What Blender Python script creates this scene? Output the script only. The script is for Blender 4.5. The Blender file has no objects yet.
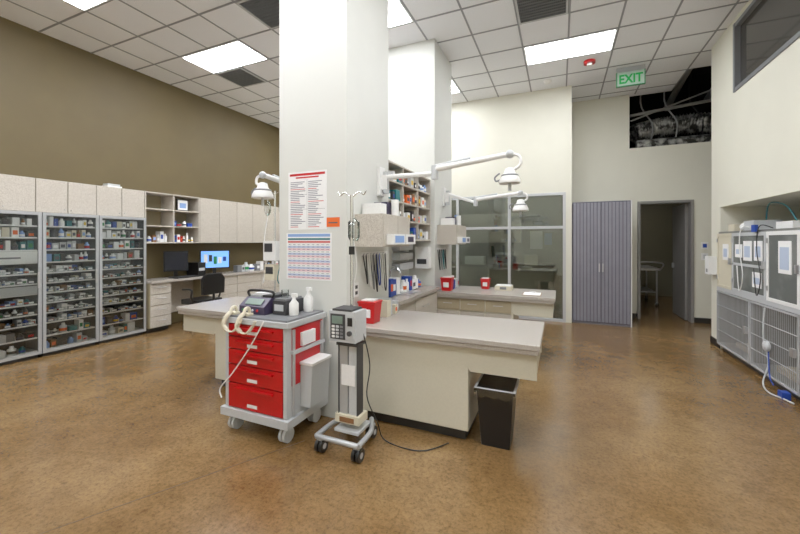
import bpy, math, random
from mathutils import Vector, Matrix
random.seed(7)
scene = bpy.context.scene
TH = math.atan(0.438)
H = 1.5
CEIL = 4.35

# ------------------------------------------------------------------ materials
MATS = {}
def lin(c):
    return tuple(((x/255.0)/12.92 if x/255.0 <= 0.04045 else ((x/255.0+0.055)/1.055)**2.4) for x in c)
def mat(name, rgb, rough=0.5, metal=0.0, rgb2=None, scale=60.0, bump=0.0, emit=0.0, detail=3.0, lo=0.4, hi=0.6, bscale=None, spec=None):
    if name in MATS: return MATS[name]
    m = bpy.data.materials.new(name); m.use_nodes = True
    nt = m.node_tree; b = nt.nodes['Principled BSDF']
    c = lin(rgb)
    b.inputs['Base Color'].default_value = (*c, 1)
    b.inputs['Roughness'].default_value = rough
    b.inputs['Metallic'].default_value = metal
    if spec is not None: b.inputs['Specular IOR Level'].default_value = spec
    tc = nt.nodes.new('ShaderNodeTexCoord')
    nz = nt.nodes.new('ShaderNodeTexNoise'); nz.inputs['Scale'].default_value = scale; nz.inputs['Detail'].default_value = detail
    nt.links.new(tc.outputs['Object'], nz.inputs['Vector'])
    if rgb2 is None: rgb2 = tuple(max(0, x*0.985) for x in rgb)
    r = nt.nodes.new('ShaderNodeValToRGB')
    r.color_ramp.elements[0].position = lo; r.color_ramp.elements[0].color = (*lin(rgb2), 1)
    r.color_ramp.elements[1].position = hi; r.color_ramp.elements[1].color = (*c, 1)
    nt.links.new(nz.outputs['Fac'], r.inputs['Fac'])
    nt.links.new(r.outputs['Color'], b.inputs['Base Color'])
    if bump:
        bp = nt.nodes.new('ShaderNodeBump'); bp.inputs['Strength'].default_value = bump; bp.inputs['Distance'].default_value = 0.01
        if bscale:
            nz2 = nt.nodes.new('ShaderNodeTexNoise'); nz2.inputs['Scale'].default_value = bscale
            nt.links.new(tc.outputs['Object'], nz2.inputs['Vector']); nt.links.new(nz2.outputs['Fac'], bp.inputs['Height'])
        else:
            nt.links.new(nz.outputs['Fac'], bp.inputs['Height'])
        nt.links.new(bp.outputs['Normal'], b.inputs['Normal'])
    if emit:
        b.inputs['Emission Color'].default_value = (*c, 1); b.inputs['Emission Strength'].default_value = emit
    MATS[name] = m
    return m
def glass(name, tint, gloss=0.12, rough=0.02):
    m = bpy.data.materials.new(name); m.use_nodes = True
    nt = m.node_tree; nt.nodes.clear()
    o = nt.nodes.new('ShaderNodeOutputMaterial'); mx = nt.nodes.new('ShaderNodeMixShader')
    t = nt.nodes.new('ShaderNodeBsdfTransparent'); g = nt.nodes.new('ShaderNodeBsdfGlossy')
    t.inputs['Color'].default_value = (*tint, 1); g.inputs['Roughness'].default_value = rough
    g.inputs['Color'].default_value = (0.9, 0.95, 0.92, 1)
    f = nt.nodes.new('ShaderNodeFresnel'); f.inputs['IOR'].default_value = 1.5
    a = nt.nodes.new('ShaderNodeMath'); a.operation = 'ADD'; a.inputs[1].default_value = gloss; a.use_clamp = True
    nt.links.new(f.outputs[0], a.inputs[0]); nt.links.new(a.outputs[0], mx.inputs[0])
    nt.links.new(t.outputs[0], mx.inputs[1]); nt.links.new(g.outputs[0], mx.inputs[2]); nt.links.new(mx.outputs[0], o.inputs[0])
    MATS[name] = m; return m

W_CREAM = mat('wall_cream_paint', (224, 222, 206), 0.6, rgb2=(222, 220, 204), scale=3, bump=0.02, bscale=250)
W_COL = mat('column_paint', (214, 215, 209), 0.55, rgb2=(212, 213, 207), scale=3, bump=0.02, bscale=250)
W_OLIVE = mat('wall_olive_paint', (94, 80, 46), 0.6, rgb2=(91, 77, 44), scale=2, bump=0.02, bscale=250)
CEILM = mat('ceiling_tile', (240, 241, 245), 0.9, rgb2=(216, 217, 222), scale=140, lo=0.35, hi=0.5)
TBAR = mat('ceiling_tbar', (138, 140, 145), 0.5)
LAM = mat('laminate_speckle', (202, 195, 184), 0.4, rgb2=(172, 163, 150), scale=150, lo=0.42, hi=0.55)
LAMTOP = mat('counter_speckle', (188, 181, 173), 0.2, rgb2=(150, 142, 133), scale=180, lo=0.42, hi=0.55)
PANEL = mat('cream_panel', (206, 201, 182), 0.35)
WHITE = mat('white_plastic', (236, 236, 234), 0.35)
LGREY = mat('light_grey_plastic', (190, 193, 195), 0.35)
GREY = mat('grey_plastic', (116, 118, 121), 0.4)
DGREY = mat('dark_grey', (52, 52, 55), 0.45)
BLACK = mat('black_plastic', (13, 13, 15), 0.35)
ALU = mat('aluminium', (180, 183, 186), 0.3, 0.4)
STEEL = mat('stainless_steel', (200, 200, 200), 0.28, 0.7)
CHROME = mat('chrome', (225, 225, 225), 0.12, 0.9)
RED = mat('red_paint', (190, 6, 16), 0.3, rgb2=(184, 6, 14))
REDP = mat('red_plastic', (196, 10, 16), 0.35)
ORANGE = mat('orange_paper', (232, 100, 30), 0.7)
PURPLE = mat('purple_shell', (60, 52, 78), 0.35)
BEIGE = mat('beige_plastic', (214, 206, 182), 0.4)
BLUE = mat('blue_plastic', (26, 64, 156), 0.4)
TEAL = mat('teal_plastic', (24, 112, 120), 0.4)
GREEN = mat('green_plastic', (30, 130, 70), 0.4)
YEL = mat('yellow_plastic', (226, 190, 50), 0.5)
LBLUE = mat('light_blue_paper', (130, 164, 220), 0.7)
PAPER = mat('paper_white', (240, 240, 240), 0.7)
INK = mat('ink_dark', (80, 80, 90), 0.7)
BROWN = mat('brown_card', (130, 88, 50), 0.7)
TAN = mat('shelf_interior', (146, 134, 104), 0.6)
LOCK = mat('grey_violet_panel', (128, 127, 138), 0.4, rgb2=(125, 124, 135), scale=8)
LOCKD = mat('grey_violet_groove', (60, 59, 70), 0.5)
BASEB = mat('baseboard_rubber', (34, 32, 30), 0.5)
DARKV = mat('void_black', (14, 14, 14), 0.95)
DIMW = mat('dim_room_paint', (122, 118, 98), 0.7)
FOIL = mat('duct_foil', (190, 190, 186), 0.4, 0.4, rgb2=(50, 50, 48), scale=9, bump=0.6, lo=0.42, hi=0.62)
DUCTM = mat('duct_metal', (150, 150, 150), 0.5, 0.4)
CABIN = mat('cabinet_interior', (70, 72, 76), 0.6)
CAGEIN = mat('cage_interior', (112, 112, 108), 0.4)
POLY = mat('frosted_polycarbonate', (118, 121, 117), 0.12, rgb2=(94, 98, 94), scale=3)
SCRON = mat('screen_blue_lit', (100, 150, 220), 0.3, emit=0.9)
LCD = mat('lcd_green', (110, 130, 120), 0.3)
EXITG = mat('exit_green', (0, 130, 55), 0.4, emit=0.4)
EXITP = mat('exit_plate', (176, 196, 184), 0.2)
LIGHTM = mat('light_diffuser', (248, 250, 255), 0.5, rgb2=(248, 250, 255), emit=18.5)
LIGHTD = mat('fill_light_dim', (255, 250, 240), 0.5, rgb2=(255, 250, 240), emit=5.5)  # glow of the added fill panels in the back rooms
GLASSW = glass('window_glass', (0.58, 0.62, 0.58), 0.10)
GLASSC = glass('cabinet_glass', (0.96, 0.97, 0.97), 0.0)
GLASSB = glass('clear_plastic', (0.9, 0.92, 0.93), 0.04, 0.1)

def floor_mat():
    m = bpy.data.materials.new('stained_concrete'); m.use_nodes = True
    nt = m.node_tree; b = nt.nodes['Principled BSDF']; tc = nt.nodes.new('ShaderNodeTexCoord')
    def noise(s, d, r=0.6, dist=0.0):
        n = nt.nodes.new('ShaderNodeTexNoise'); n.inputs['Scale'].default_value = s; n.inputs['Detail'].default_value = d
        n.inputs['Roughness'].default_value = r; n.inputs['Distortion'].default_value = dist
        nt.links.new(tc.outputs['Object'], n.inputs['Vector']); return n
    def ramp(n, stops):
        r = nt.nodes.new('ShaderNodeValToRGB')
        while len(r.color_ramp.elements) < len(stops): r.color_ramp.elements.new(0.5)
        for e, (p, c) in zip(r.color_ramp.elements, stops): e.position = p; e.color = (*c, 1)
        nt.links.new(n.outputs['Fac'], r.inputs['Fac']); return r
    n1 = noise(0.8, 6, 0.6, 0.2); n2 = noise(6, 10, 0.8, 0.3); n3 = noise(40, 8, 0.85)
    r1 = ramp(n1, [(0.34, lin((112, 83, 47))), (0.5, lin((126, 97, 59))), (0.66, lin((140, 112, 74)))])
    r2 = ramp(n2, [(0.36, (0.70, 0.66, 0.60)), (0.5, (0.94, 0.93, 0.91)), (0.64, (1.12, 1.12, 1.12))])
    r3 = ramp(n3, [(0.38, (0.45, 0.42, 0.38)), (0.5, (1, 1, 1)), (0.64, (1.25, 1.25, 1.22))])
    mx = nt.nodes.new('ShaderNodeMixRGB'); mx.blend_type = 'MULTIPLY'; mx.inputs[0].default_value = 0.85
    nt.links.new(r1.outputs[0], mx.inputs[1]); nt.links.new(r2.outputs[0], mx.inputs[2])
    mx2 = nt.nodes.new('ShaderNodeMixRGB'); mx2.blend_type = 'MULTIPLY'; mx2.inputs[0].default_value = 0.8
    nt.links.new(mx.outputs[0], mx2.inputs[1]); nt.links.new(r3.outputs[0], mx2.inputs[2])
    nt.links.new(mx2.outputs[0], b.inputs['Base Color'])
    mr = nt.nodes.new('ShaderNodeMapRange'); mr.inputs['To Min'].default_value = 0.13; mr.inputs['To Max'].default_value = 0.32
    nt.links.new(n2.outputs['Fac'], mr.inputs['Value']); nt.links.new(mr.outputs[0], b.inputs['Roughness'])
    b.inputs['Specular IOR Level'].default_value = 0.7
    nb = noise(3.5, 2); bp = nt.nodes.new('ShaderNodeBump'); bp.inputs['Strength'].default_value = 0.12; bp.inputs['Distance'].default_value = 0.02
    nt.links.new(nb.outputs['Fac'], bp.inputs['Height']); nt.links.new(bp.outputs['Normal'], b.inputs['Normal'])
    return m
FLOORM = floor_mat()

# ------------------------------------------------------------------ builder
class B:
    def __init__(s, name, bevel=0.0):
        s.name = name; s.v = []; s.f = []; s.fm = []; s.fs = []; s.ms = []; s.bevel = bevel; s.M = Matrix.Identity(4)
    def mi(s, m):
        if m not in s.ms: s.ms.append(m)
        return s.ms.index(m)
    def add(s, vs, fs, m, smooth=False):
        o = len(s.v); i = s.mi(m)
        for p in vs: s.v.append(tuple(s.M @ Vector(p)))
        for f in fs:
            s.f.append([o+k for k in f]); s.fm.append(i); s.fs.append(smooth)
    def box(s, x0, x1, y0, y1, z0, z1, m):
        if x0 > x1: x0, x1 = x1, x0
        if y0 > y1: y0, y1 = y1, y0
        if z0 > z1: z0, z1 = z1, z0
        vs = [(x0,y0,z0),(x1,y0,z0),(x1,y1,z0),(x0,y1,z0),(x0,y0,z1),(x1,y0,z1),(x1,y1,z1),(x0,y1,z1)]
        s.add(vs, [(0,3,2,1),(4,5,6,7),(0,1,5,4),(1,2,6,5),(2,3,7,6),(3,0,4,7)], m)
    def cbox(s, c, d, m, rz=0, rx=0, ry=0):
        M0 = s.M
        s.M = M0 @ Matrix.Translation(c) @ Matrix.Rotation(rz,4,'Z') @ Matrix.Rotation(ry,4,'Y') @ Matrix.Rotation(rx,4,'X')
        s.box(-d[0]/2,d[0]/2,-d[1]/2,d[1]/2,-d[2]/2,d[2]/2,m); s.M = M0
    def frustum(s, cx, cy, z0, z1, w0, d0, w1, d1, m):
        vs = [(cx-w0/2,cy-d0/2,z0),(cx+w0/2,cy-d0/2,z0),(cx+w0/2,cy+d0/2,z0),(cx-w0/2,cy+d0/2,z0),
              (cx-w1/2,cy-d1/2,z1),(cx+w1/2,cy-d1/2,z1),(cx+w1/2,cy+d1/2,z1),(cx-w1/2,cy+d1/2,z1)]
        s.add(vs, [(0,3,2,1),(4,5,6,7),(0,1,5,4),(1,2,6,5),(2,3,7,6),(3,0,4,7)], m)
    def prism(s, pts, axis, a0, a1, m):
        n = len(pts); vs = []
        for a in (a0, a1):
            for p in pts:
                if axis == 'x': vs.append((a, p[0], p[1]))
                elif axis == 'y': vs.append((p[0], a, p[1]))
                else: vs.append((p[0], p[1], a))
        fs = [tuple(range(n)), tuple(range(2*n-1, n-1, -1))]
        for i in range(n):
            j = (i+1) % n; fs.append((i, j, n+j, n+i))
        s.add(vs, fs, m)
    def lathe(s, base, axis, prof, m, n=20):
        ax = Vector(axis).normalized(); base = Vector(base)
        u = ax.orthogonal().normalized(); w = ax.cross(u)
        vs = []; fs = []
        for (r, h) in prof:
            for k in range(n):
                a = 2*math.pi*k/n
                vs.append(base + ax*h + (u*math.cos(a)+w*math.sin(a))*max(r,1e-4))
        for i in range(len(prof)-1):
            for k in range(n):
                k2 = (k+1) % n
                fs.append((i*n+k, i*n+k2, (i+1)*n+k2, (i+1)*n+k))
        s.add(vs, fs, m, True)
        o = len(prof)-1
        s.add([vs[k] for k in range(n)], [tuple(range(n-1,-1,-1))], m)
        s.add([vs[o*n+k] for k in range(n)], [tuple(range(n))], m)
    def cyl(s, p0, p1, r, m, n=14, r2=None):
        p0 = Vector(p0); p1 = Vector(p1); d = p1-p0
        s.lathe(p0, d, [(r,0),(r if r2 is None else r2, d.length)], m, n)
    def sph(s, c, r, m, sc=(1,1,1), n=14):
        vs = []; fs = []; k2 = n//2+1
        for i in range(k2+1):
            t = math.pi*i/k2
            for k in range(n):
                a = 2*math.pi*k/n
                vs.append((c[0]+r*sc[0]*math.sin(t)*math.cos(a), c[1]+r*sc[1]*math.sin(t)*math.sin(a), c[2]+r*sc[2]*math.cos(t)))
        for i in range(k2):
            for k in range(n):
                fs.append((i*n+k,(i+1)*n+k,(i+1)*n+(k+1)%n,i*n+(k+1)%n))
        s.add(vs, fs, m, True)
    def tube(s, pts, r, m, n=8, smooth=True, sub=6):
        P = [Vector(p) for p in pts]
        if smooth and len(P) > 2:
            Q = []
            for i in range(len(P)-1):
                a = P[max(i-1,0)]; b = P[i]; c = P[i+1]; d = P[min(i+2,len(P)-1)]
                for k in range(sub):
                    t = k/sub
                    Q.append(0.5*((2*b)+(-a+c)*t+(2*a-5*b+4*c-d)*t*t+(-a+3*b-3*c+d)*t**3))
            Q.append(P[-1]); P = Q
        vs = []; fs = []; u = None
        for i, p in enumerate(P):
            t = (P[min(i+1,len(P)-1)]-P[max(i-1,0)])
            if t.length < 1e-7: t = Vector((0,0,1))
            t.normalize()
            if u is None: u = t.orthogonal().normalized()
            else:
                u = u - t*u.dot(t)
                u = u.normalized() if u.length > 1e-5 else t.orthogonal().normalized()
            w = t.cross(u)
            for k in range(n):
                a = 2*math.pi*k/n; vs.append(p+(u*math.cos(a)+w*math.sin(a))*r)
        L = len(P)
        for i in range(L-1):
            for k in range(n):
                fs.append((i*n+k,i*n+(k+1)%n,(i+1)*n+(k+1)%n,(i+1)*n+k))
        fs.append(tuple(range(n-1,-1,-1))); fs.append(tuple((L-1)*n+k for k in range(n)))
        s.add(vs, fs, m, True)
    def caster(s, x, y, r=0.05, z=0.0, m=None, dirx=True):
        m = m or DGREY
        a = (0.014,0,0) if dirx else (0,0.014,0)
        for sg in (-1,1):
            c = Vector((x,y,z+r)) + Vector(a)*sg*1.3
            s.cyl(c-Vector(a)*0.8, c+Vector(a)*0.8, r, m, 16)
            s.cyl(c-Vector(a)*0.9, c+Vector(a)*0.9, r*0.45, LGREY, 10)
        s.box(x-0.022,x+0.022,y-0.022,y+0.022,z+r*1.9,z+r*2.3,LGREY)
        s.cyl((x,y,z+r),(x,y,z+r*2.6),0.009,STEEL,8)
    def done(s, parent=None):
        xs=[p[0] for p in s.v]; ys=[p[1] for p in s.v]; zs=[p[2] for p in s.v]
        o = Vector(((min(xs)+max(xs))/2,(min(ys)+max(ys))/2,min(zs)))
        me = bpy.data.meshes.new(s.name)
        me.from_pydata([tuple(Vector(p)-o) for p in s.v], [], s.f)
        for m in s.ms: me.materials.append(m)
        me.polygons.foreach_set('material_index', s.fm); me.polygons.foreach_set('use_smooth', s.fs)
        me.update()
        ob = bpy.data.objects.new(s.name, me); ob.location = o
        scene.collection.objects.link(ob)
        if s.bevel:
            bv = ob.modifiers.new('bevel','BEVEL'); bv.width = s.bevel; bv.segments = 2; bv.limit_method = 'ANGLE'; bv.angle_limit = math.radians(50)
        if parent:
            ob.location = o - parent.location; ob.parent = parent
        return ob
def simple(name, boxes, bevel=0.0):
    b = B(name, bevel)
    for t in boxes: b.box(*t)
    return b.done()

# ------------------------------------------------------------------ room shell
XL=-6.5; XR=2.05; YB=-2.5; YW=7.38; YF=8.3
simple('floor', [(XL-0.2, 4.6, YB-0.2, 12.2, -0.1, 0, FLOORM)])
simple('wall_left', [(XL-0.15, XL, YB, YW+0.12, 0, CEIL, W_OLIVE)])
simple('wall_rear', [(XL-0.15, XR+0.15, YB-0.15, YB, 0, CEIL, W_CREAM)])
simple('wall_window', [(XL, -2.99, YW, YW+0.12, 0, CEIL, W_CREAM), (-2.99, 0.1, YW, YW+0.12, 2.4, CEIL, W_CREAM),
    (0.1, 0.2, YW, YW+0.12, 0, CEIL, W_CREAM), (0.08, 0.2, YW+0.12, YF, 0, CEIL, W_CREAM)])
DX0, DX1, DZ = 1.37, 2.25, 2.26
simple('wall_back', [(0.08,1.24,YF,YF+0.12,0,CEIL,W_CREAM)])
simple('wall_back_door_side', [(1.24,DX0,YF,YF+0.12,0,3.3,W_CREAM)])
simple('wall_back_header', [(DX0,DX1,YF,YF+0.12,DZ,3.3,W_CREAM)])
simple('wall_back_end', [(DX1,3.6,YF,YF+0.12,0,3.3,W_CREAM)])
simple('wall_side', [(3.6,3.72,6.66,YF+0.12,0,5.2,W_CREAM)])
simple('wall_right', [(XR,XR+0.15,YB,3.0,0,CEIL,W_CREAM),(XR,XR+0.15,3.0,3.4,0,3.4,W_CREAM),(XR,XR+0.15,3.4,6.0,1.97,3.4,W_CREAM),
    (XR,XR+0.15,6.0,6.45,1.97,CEIL,W_CREAM),(XR,XR+0.15,6.45,6.78,0,CEIL,W_CREAM),(XR,XR+0.15,3.0,6.0,4.27,CEIL,W_CREAM),
    (XR+0.15,3.6,6.66,6.78,0,CEIL,W_CREAM)])
simple('wall_niche', [(2.95,3.07,3.25,6.6,0,2.07,W_CREAM)])
simple('wall_niche_near', [(XR+0.15,2.95,3.25,3.4,0,2.07,W_CREAM)])
simple('wall_niche_far', [(XR+0.15,2.95,6.45,6.6,0,2.07,W_CREAM)])
simple('ceiling_niche', [(XR+0.15,2.95,3.4,6.45,1.97,2.07,W_CREAM)])
simple('ceiling', [(XL-0.15, 1.94, YB-0.15, YF+0.12, CEIL, CEIL+0.05, CEILM), (1.94, 3.6, YB-0.15, 7.46, CEIL, CEIL+0.05, CEILM)])
g = B('ceiling_grid')
lights = [(-5.38,3.8),(-0.5,5.63),(-5.38,1.97),(-2.94,3.8),(-2.94,1.36),(-0.5,1.36),(-5.38,-0.47),(-2.94,-1.08),(-0.5,-1.08),(-2.94,6.24),(-5.38,6.24),(-0.5,2.58)]  # panels behind the camera are unseen, added as fill light
def inlight(x, y):
    return any(lx+0.02 < x < lx+1.2 and ly+0.02 < y < ly+0.59 for lx, ly in lights)
yl = [3.8+0.61*k for k in range(-10, 8)]; xl = [-0.5+0.61*k for k in range(-9, 7)]
for y in yl:
    if YB < y < YF: g.box(XL, 1.94 if y > 7.4 else (XR if y<6.7 else 3.6), y-0.012, y+0.012, CEIL-0.006, CEIL, TBAR)
for x in xl:
    if x < 2.0:
        ys=[YB]+[v for v in yl if YB<v<YF]+[YF]
        for a,c in zip(ys[:-1],ys[1:]):
            if not inlight(x,(a+c)/2): g.box(x-0.012,x+0.012,a,c,CEIL-0.005,CEIL,TBAR)
    else: g.box(x-0.012,x+0.012,6.79,7.46,CEIL-0.005,CEIL,TBAR)
g.done()
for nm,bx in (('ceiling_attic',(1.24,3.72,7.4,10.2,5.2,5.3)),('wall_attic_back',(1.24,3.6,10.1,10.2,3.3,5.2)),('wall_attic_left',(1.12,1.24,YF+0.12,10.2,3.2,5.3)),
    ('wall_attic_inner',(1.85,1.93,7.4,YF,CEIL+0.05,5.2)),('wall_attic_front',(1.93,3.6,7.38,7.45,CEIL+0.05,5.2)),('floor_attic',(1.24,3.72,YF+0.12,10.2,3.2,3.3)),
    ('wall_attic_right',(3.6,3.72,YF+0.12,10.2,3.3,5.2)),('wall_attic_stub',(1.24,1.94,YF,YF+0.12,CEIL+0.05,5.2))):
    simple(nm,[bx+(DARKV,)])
d = B('air_duct')
pts=[]
for k in range(40):
    t=k/39; pts.append((1.4+1.9*t, 8.85+0.15*math.sin(t*5), 3.70+0.14*math.sin(t*4)))
for i in range(39):
    a=Vector(pts[i]); c=Vector(pts[i+1]); d.lathe(a,c-a,[(0.17,0),(0.21,(c-a).length*0.5),(0.17,(c-a).length)],FOIL,16)
for (px,py,pz) in [(2.1,8.0,4.65),(2.8,7.9,4.75)]:
    d.cyl((px,7.5,pz),(px,9.5,pz-0.3),0.06,DUCTM,12)
d.cyl((1.3,8.6,4.02),(3.5,8.6,4.22),0.03,DUCTM,10); d.cyl((1.4,8.6,3.41),(3.5,8.65,3.42),0.1,FOIL,14)
d.cyl((1.3,8.55,3.9),(3.5,8.5,4.6),0.015,DUCTM,8)
for k in range(4): d.tube([(1.6+0.4*k,8.6,3.31),(1.7+0.4*k,8.7,3.8),(1.5+0.4*k,8.75,4.3),(1.6+0.4*k,8.8,5.19)],0.014,[DUCTM,ALU,BLACK,DUCTM][k])
d.done()
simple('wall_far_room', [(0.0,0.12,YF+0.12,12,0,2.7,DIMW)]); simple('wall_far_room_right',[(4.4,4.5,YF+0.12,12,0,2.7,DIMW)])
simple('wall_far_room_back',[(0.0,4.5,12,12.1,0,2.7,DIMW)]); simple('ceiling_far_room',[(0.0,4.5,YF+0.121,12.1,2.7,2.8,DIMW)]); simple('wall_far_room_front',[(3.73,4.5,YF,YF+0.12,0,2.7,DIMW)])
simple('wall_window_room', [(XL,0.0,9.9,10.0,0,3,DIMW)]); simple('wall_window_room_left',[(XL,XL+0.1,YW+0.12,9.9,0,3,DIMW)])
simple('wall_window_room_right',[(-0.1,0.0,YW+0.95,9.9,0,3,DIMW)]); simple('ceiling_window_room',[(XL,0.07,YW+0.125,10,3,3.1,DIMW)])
simple('far_room_fill_light',[(1.6,2.2,10.6,10.9,2.68,2.699,LIGHTD)]); simple('window_room_fill_light',[(-2.4,-1.2,8.3,8.9,2.98,2.999,LIGHTD)])  # both dim panels are added only to brighten the rooms beyond
b=B('back_room_cabinets',0.004)
b.box(-3.2,-0.15,9.4,9.89,0,0.85,LAM); b.box(-3.2,-0.15,9.36,9.89,0.85,0.89,LAMTOP)
for k in range(6): b.box(-3.19+k*0.507,-2.70+k*0.507,9.385,9.4,0.1,0.83,LAM)
brc=b.done()
b=B('back_room_wall_cabinets',0.004); b.box(-2.6,-0.9,9.55,9.89,1.45,2.2,LAM)
for k in range(4): b.box(-2.59+k*0.424,-2.18+k*0.424,9.535,9.55,1.46,2.19,LAM)
b.done()
b=B('notice_sheets'); b.box(-0.7,-0.4,9.89,9.899,1.3,1.75,PAPER); b.box(-0.36,-0.18,9.89,9.899,1.4,1.7,LBLUE); b.done(brc)
b=B('bench_equipment',0.01); b.box(-1.5,-1.1,9.5,9.8,0.891,1.2,LGREY); b.box(-1.46,-1.2,9.49,9.5,0.95,1.15,BLACK); b.box(-2.3,-1.8,9.5,9.8,0.891,1.1,WHITE); b.box(-0.8,-0.5,9.5,9.8,0.891,1.15,BEIGE); b.done()
FRM = mat('window_frame_silver',(190,192,194),0.35,0.15)
w = B('window_1', 0.003)
yy0, yy1 = YW-0.02, YW+0.08
for x in (-2.99,-1.96,-0.93,0.05): w.box(x, x+0.05, yy0, yy1, 0, 2.4, FRM)
for z in (0.0,1.73,2.35): w.box(-2.94,0.05,yy0+0.005,yy1-0.005,z,z+0.05,FRM)
w.box(-2.94,0.05,YW+0.03,YW+0.036,0.05,2.35,GLASSW); w.done()
w = B('window_2', 0.003)
for y in (3.0,4.5,5.95): w.box(XR-0.02,XR+0.1,y,y+0.05,3.4,4.27,GREY)
for z in (3.4,4.22): w.box(XR-0.015,XR+0.1,3.05,5.95,z,z+0.05,GREY)
w.box(XR+0.04,XR+0.046,3.05,5.95,3.45,4.22,mat('dark_window_glass',(60,58,54),0.08)); w.done()
DF = mat('door_frame_grey',(132,130,126),0.5)
simple('door_1', [(DX0+0.001,DX0+0.05,YF-0.03,YF+0.14,0,DZ-0.001,DF),(DX1-0.05,DX1-0.001,YF-0.03,YF+0.14,0,DZ-0.001,DF),(DX0+0.05,DX1-0.05,YF-0.03,YF+0.14,DZ-0.05,DZ-0.001,DF),
    (DX1-0.09,DX1-0.05,YF+0.15,YF+0.98,0.01,DZ-0.06,DF),(DX1-0.12,DX1-0.09,YF+0.86,YF+0.92,0.95,1.05,STEEL)],0.003)
simple('baseboard_back', [(1.14,DX0-0.001,YF-0.012,YF,0,0.1,BASEB),(DX1+0.001,3.6,YF-0.012,YF,0,0.1,BASEB)])
simple('baseboard_right', [(XR-0.012,XR,6.46,6.79,0,0.1,BASEB),(XR-0.012,3.6,6.78,6.792,0,0.1,BASEB),(XR-0.012,XR,YB,3.4,0,0.1,BASEB)])
simple('baseboard_left', [(XL,XL+0.012,YB,1.1,0,0.1,BASEB)])

CX0,CX1,CY0,CY1=-2.34,-1.62,2.6,3.41
EX0,EX1,EY0,EY1=-2.35,-1.61,4.89,5.77
simple('column', [(CX0,CX1,CY0,CY1,0,CEIL,W_COL)],0.008)
simple('column.001', [(EX0,EX1,EY0,EY1,0,CEIL,W_COL)],0.008)
simple('wall_spine', [(-2.15,-2.0,CY1,EY0,0,2.36,W_COL)])

for i,(lx,ly) in enumerate(lights):
    b = B('ceiling_or_fill_light' if i==0 else 'ceiling_or_fill_light.%03d'%i)
    b.box(lx+0.012,lx+1.208,ly+0.012,ly+0.598,CEIL-0.012,CEIL-0.001,WHITE)
    b.box(lx+0.035,lx+1.185,ly+0.035,ly+0.575,CEIL-0.016,CEIL-0.0125,LIGHTM); b.done()
for i,(vx,vy) in enumerate([(-5.38,4.41),(-3.55,3.19),(-0.5,4.41)]):
    b = B('ceiling_vent' if i==0 else 'ceiling_vent.%03d'%i)
    b.box(vx+0.012,vx+0.598,vy+0.012,vy+0.598,CEIL-0.006,CEIL-0.001,DGREY)
    for k in range(24): b.cbox((vx+0.045+k*0.0226,vy+0.305,CEIL-0.012),(0.004,0.54,0.012),GREY)
    for k in range(10): b.cbox((vx+0.305,vy+0.045+k*0.058,CEIL-0.013),(0.54,0.004,0.012),GREY)
    for a in (0.02,0.58):
        b.box(vx+a-0.01,vx+a+0.012,vy+0.012,vy+0.598,CEIL-0.018,CEIL-0.006,LGREY); b.box(vx+0.02,vx+0.59,vy+a-0.01,vy+a+0.012,CEIL-0.018,CEIL-0.006,LGREY)
    b.done()
b=B('fire_alarm_strobe'); b.cyl((0.43,6.5,CEIL),(0.43,6.5,CEIL-0.04),0.085,REDP,24); b.cyl((0.43,6.5,CEIL-0.04),(0.43,6.5,CEIL-0.07),0.04,WHITE,16); b.done()
b=B('smoke_detector'); b.lathe((-0.2,7.0,CEIL),(0,0,-1),[(0.07,0),(0.07,0.02),(0.05,0.045),(0.0,0.05)],WHITE); b.done()

ex = bpy.data.objects.new('exit_sign', None); ex.location=(1.05,6.99,CEIL-0.3); scene.collection.objects.link(ex)
b=B('sign_body',0.002); b.box(0.86,1.26,6.975,7.005,CEIL-0.30,CEIL-0.07,EXITP); b.box(0.86,1.26,6.96,7.02,CEIL-0.07,CEIL-0.001,ALU)
for (a,c,z0,z1) in [(0.855,0.87,CEIL-0.31,CEIL-0.07),(1.25,1.265,CEIL-0.31,CEIL-0.07)]: b.box(a,c,6.97,7.01,z0,z1,GREEN)
b.box(0.87,1.25,6.97,7.01,CEIL-0.31,CEIL-0.297,GREEN)
b.done(ex)
tcv=bpy.data.curves.new('exit_text','FONT'); tcv.body='EXIT'; tcv.size=0.2; tcv.extrude=0.002; tcv.offset=0.006; tcv.align_x='CENTER'
to=bpy.data.objects.new('sign_text',tcv); to.rotation_euler=(math.pi/2,0,0); scene.collection.objects.link(to); to.data.materials.append(EXITG)
to.parent=ex; to.location=(0.01,-0.02,0.04); to.scale=(0.82,1,1)

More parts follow.
